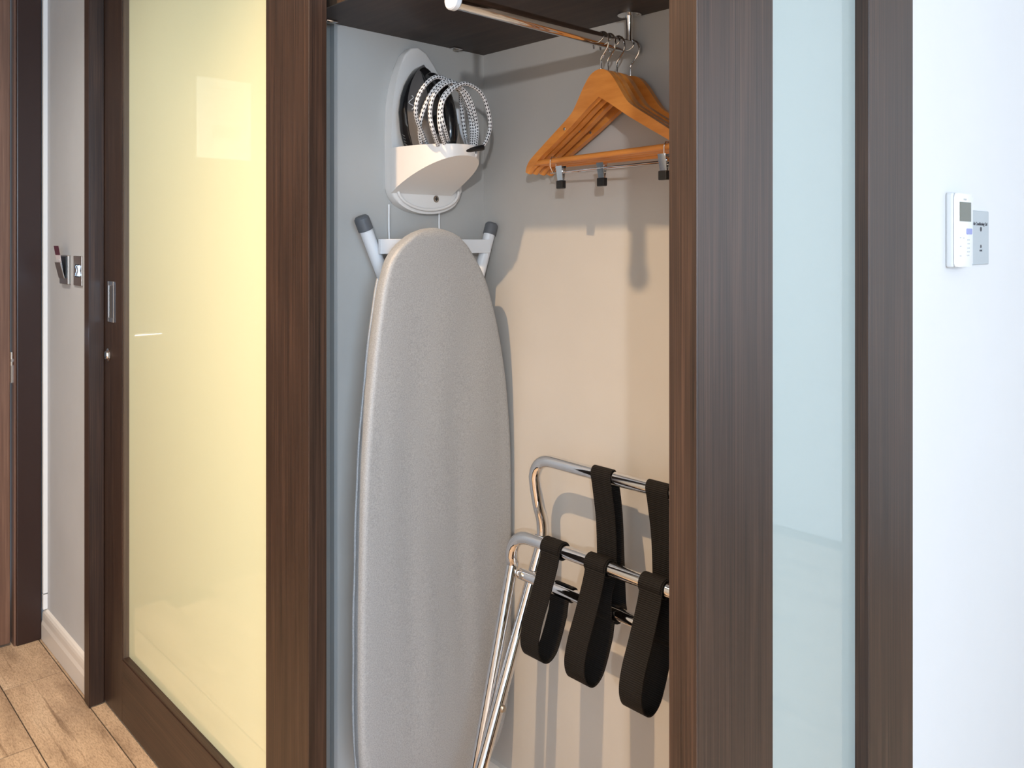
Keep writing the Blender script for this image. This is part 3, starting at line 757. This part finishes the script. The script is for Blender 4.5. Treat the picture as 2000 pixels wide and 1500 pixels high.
HW = 0.0235
for i, yc in enumerate((1.085, 0.972, 0.847, 0.727)):
    r = TR + 0.0022
    p = arc(XBb, ZB, r, -60, 190, 14)
    low = [(XBb - 0.0215, ZB - 0.025), (1.108, 0.600), (1.086, 0.555), (1.0765, 0.520), (1.083, 0.494), (1.102, 0.4835), (1.122, 0.494), (1.136, 0.520), (1.150, 0.556)]
    sp = [(q.x, q.y) for q in spline([(a, b, 0) for a, b in [p[-1]] + low], 5)]
    q = arc(XC, ZC, 0.0115 + 0.0022, 215, 460, 12)
    bm = bmesh.new(); ribbon(bm, p + sp[1:] + q, yc - HW, yc + HW, 0.0024, dy=lambda t: 0.004 - 0.012 * t)
    so = obj('seat_strap', bm, M_strap, lr, 1.0, label='black webbing strap hanging in a loop')
    b2 = bmesh.new(); lathe(b2, [(0.0032, 0), (0.0025, 0.0012), (0, 0.0016)], (XBb - 0.0165, yc + 0.003, ZB - 0.016), (-1, 0, 0.3), 10)
    obj('rivet', b2, M_steel, so, 0.6)
    # stitched sleeve round the seat bar
    b3 = bmesh.new(); ribbon(b3, arc(XBb, ZB, TR + 0.0042, -120, 240, 24), yc - HW, yc + HW, 0.0022, dy=lambda t: 0.004)
    obj('sleeve', b3, M_strap, so, 1.0)
for yc in (0.985, 0.856):
    p = arc(XA, ZA, TR + 0.0022, -40, 182, 12)
    low = [(XA - 0.0135, ZA - 0.03), (XA - 0.010, 0.74), (XA - 0.014, 0.66), (XC - 0.008, 0.625), (XC - 0.0145, ZC + 0.004)]
    sp = [(q.x, q.y) for q in spline([(a, b, 0) for a, b in [p[-1]] + low], 5)]
    bm = bmesh.new(); ribbon(bm, p + sp[1:] + arc(XC, ZC, 0.0115 + 0.005, 190, 330, 8), yc - HW, yc + HW, 0.0024, dy=lambda t: 0.022 - 0.045 * t)
    obj('back_strap', bm, M_strap, lr, 1.0, label='black webbing back strap')
    p2 = [(XA + 0.0145, ZA - 0.004), (XA + 0.012, 0.76), (XA + 0.002, 0.66), (XC + 0.0175, ZC + 0.004)]
    sp = [(q.x, q.y) for q in spline([(a, b, 0) for a, b in p2], 5)]
    bm = bmesh.new(); ribbon(bm, sp, yc - HW, yc + HW, 0.0024, dy=lambda t: 0.016 - 0.04 * t)
    obj('back_strap', bm, M_strap, lr, 1.0, label='black webbing back strap')

# ------------------------------------------------------------------ switches by the entry door
XW = 0.722
ls = thing('light_switch', 'bronze-grey metal light switch plate with two rockers beside the wardrobe jamb', 'light switch', (XW, 2.588, 1.147))
obj('plate', bx(XW - 0.0045, XW - 0.0001, 2.549, 2.627, 1.146, 1.233, 0.0015, 2), M_steel, ls)
for y in (2.577, 2.598):
    bm = bmesh.new()
    prism(bm, [(0, 1.174), (0.0055, 1.176), (0.0020, 1.190), (0.0045, 1.204), (0, 1.206)], lambda a, b, s: Vector((XW - 0.0045 - a, y - 0.005 if s == 0 else y + 0.005, b)))
    rk = obj('rocker', bm, M_chrome, ls)
    obj('gap', bx(XW - 0.0052, XW - 0.0046, y - 0.0085, y + 0.0085, 1.2062, 1.209), M_black, rk)
    obj('gap', bx(XW - 0.0052, XW - 0.0046, y - 0.0085, y + 0.0085, 1.171, 1.1738), M_black, rk)
kh = thing('key_card_holder', 'metal key card switch on the hall wall with a slanted front pocket', 'card switch', (XW, 2.71, 1.147))
obj('plate', bx(XW - 0.009, XW - 0.0001, 2.6655, 2.752, 1.147, 1.2335, 0.0015, 2), M_steel, kh)
obj('back_pad', bx(XW - 0.012, XW - 0.0091, 2.676, 2.742, 1.166, 1.230), M_black, kh)
bm = bmesh.new(); prism(bm, [(0.0122, 1.166), (0.0150, 1.164), (0.0265, 1.2125), (0.0235, 1.2135)], lambda a, b, s: Vector((XW - a, 2.681 if s == 0 else 2.737, b)), 0.0008, 1)
obj('pocket', bm, M_steel, kh)
kc = thing('key_card', 'white key card with a plum top standing in the wall card switch', 'key card', (XW - 0.02, 2.709, 1.17))
def cpt(a, b, y): return Vector((XW - 0.0135 - 0.0155 * a - (0.0008 if b else 0), y, 1.170 + 0.092 * a))
def card(a0, a1, m, nm):
    bm = bmesh.new(); v = [bm.verts.new(cpt(a, b, y)) for b in (0, 1) for a, y in ((a0, 2.685), (a1, 2.685), (a1, 2.733), (a0, 2.733))]
    bm.faces.new(v[:4][::-1]); bm.faces.new(v[4:])
    for k in range(4): bm.faces.new((v[k], v[(k + 1) % 4], v[4 + (k + 1) % 4], v[4 + k]))
    return obj(nm, bm, m, kc)
card(0.0, 0.70, M_card, 'card'); card(0.7001, 1.0, M_cardp, 'card_top')
obj('card_mark', bx(XW - 0.0238, XW - 0.0228, 2.700, 2.716, 1.2185, 1.2215), M_remg, kc)

# ------------------------------------------------------------------ air-conditioning remote and control plate on the white wall
YW = 0.470
cp = thing('control_plate', 'satin grey wall plate with small dark print beside the white remote', 'wall plate', (1.58, YW, 1.234))
obj('plate', bx(1.535, 1.622, YW - 0.0035, YW - 0.0001, 1.2325, 1.3265, 0.001, 1), M_plate, cp)
RM = Matrix.Translation((0, 0, 0))
def wall_text(nm, t, size, x, z, y, m, p, sx=1.0):
    Mx = Matrix.Translation((x, y, z)) @ Matrix.Rotation(PI / 2, 4, 'X') @ Matrix.Diagonal((sx, 1, 1, 1))
    return text_mesh(nm, t, size, m, Mx, p)
wall_text('print', 'Air Conditioning Ctrl', 0.0085, 1.5755, 1.3035, YW - 0.0036, M_ink, cp)
wall_text('print', 'reset', 0.0065, 1.578, 1.2575, YW - 0.0036, M_ink, cp)
for x, z, r in ((1.578, 1.2945, 0.0042), (1.578, 1.2645, 0.003)):
    bm = bmesh.new(); lathe(bm, [(r, 0), (r * 0.9, 0.0006), (0, 0.0006)], (x, YW - 0.0035, z), (0, -1, 0), 14)
    obj('indicator', bm, M_ink, cp)
rh = thing('remote_holder', 'wall cradle, side shade put into its grey, holding the white air-conditioning remote', 'remote holder', (1.45, YW, 1.232))
bm = bx(1.4137, 1.4895, YW - 0.0125, YW - 0.0001, 1.2305, 1.352, 0.004, 4)
obj('cradle', bm, M_remg, rh, 0.6)  # full-depth body whose grey carries the shade of the remote's side
rc = thing('remote_control', 'white air-conditioning remote with grey screen and lilac button', 'remote control', (1.45, YW - 0.012, 1.232))
F = YW - 0.0178
def rrect(x0, x1, z0, z1, r, n=6):
    o = []
    for cx_, cz_, a0 in ((x1 - r, z1 - r, 0), (x0 + r, z1 - r, 90), (x0 + r, z0 + r, 180), (x1 - r, z0 + r, 270)):
        for k in range(n + 1):
            a = math.radians(a0 + 90 * k / n); o.append((cx_ + r * math.cos(a), cz_ + r * math.sin(a)))
    return o
RX0, RX1 = 1.4140, 1.4890
bm = bmesh.new(); prism(bm, rrect(RX0, RX1, 1.2315, 1.3505, 0.006), lambda a, b, s: Vector((a, YW - 0.0128 if s == 0 else F, b)), 0.0014, 2)
obj('case', bm, M_rem, rc, 0.7)
RW = RX1 - RX0
obj('screen', bx(RX0 + RW * 0.15, RX0 + RW * 0.86, F - 0.0008, F + 0.0005, 1.3055, 1.337), M_lcd, rc)
bm = bmesh.new(); prism(bm, rrect(RX0 + RW * 0.58, RX0 + RW * 0.90, 1.2845, 1.2940, 0.0025), lambda a, b, s: Vector((a, F if s == 0 else F - 0.0016, b)))
obj('power_button', bm, M_btn, rc)
wall_text('print', 'DAIKIN', 0.0042, RX0 + RW * 0.48, 1.3412, F - 0.0002, M_btng, rc)
for k, (fx, z, w_) in enumerate(((0.70, 1.2755, 0.16), (0.70, 1.2690, 0.16), (0.70, 1.2620, 0.16), (0.70, 1.2560, 0.16), (0.20, 1.2790, 0.08), (0.40, 1.2785, 0.08), (0.20, 1.2650, 0.09), (0.20, 1.2495, 0.10), (0.68, 1.2500, 0.14))):
    obj('button', bx(RX0 + RW * (fx - w_ / 2), RX0 + RW * (fx + w_ / 2), F - 0.0006, F + 0.0002, z - 0.0009, z + 0.0009), M_btng, rc)

# ------------------------------------------------------------------ ceiling downlight fittings
for y, lb_ in ((0.978, 'white ceiling downlight above the open wardrobe'), (2.05, 'white ceiling downlight nearest the entry door')):
    dl = thing('downlight', lb_, 'light', (0.02, y, CZ))
    bm = bmesh.new(); lathe(bm, [(0.050, 0), (0.050, 0.003), (0.036, 0.004), (0.034, 0.0005)], (0.02, y, CZ), (0, 0, -1), 28)
    obj('bezel', bm, M_pane, dl, 0.6)
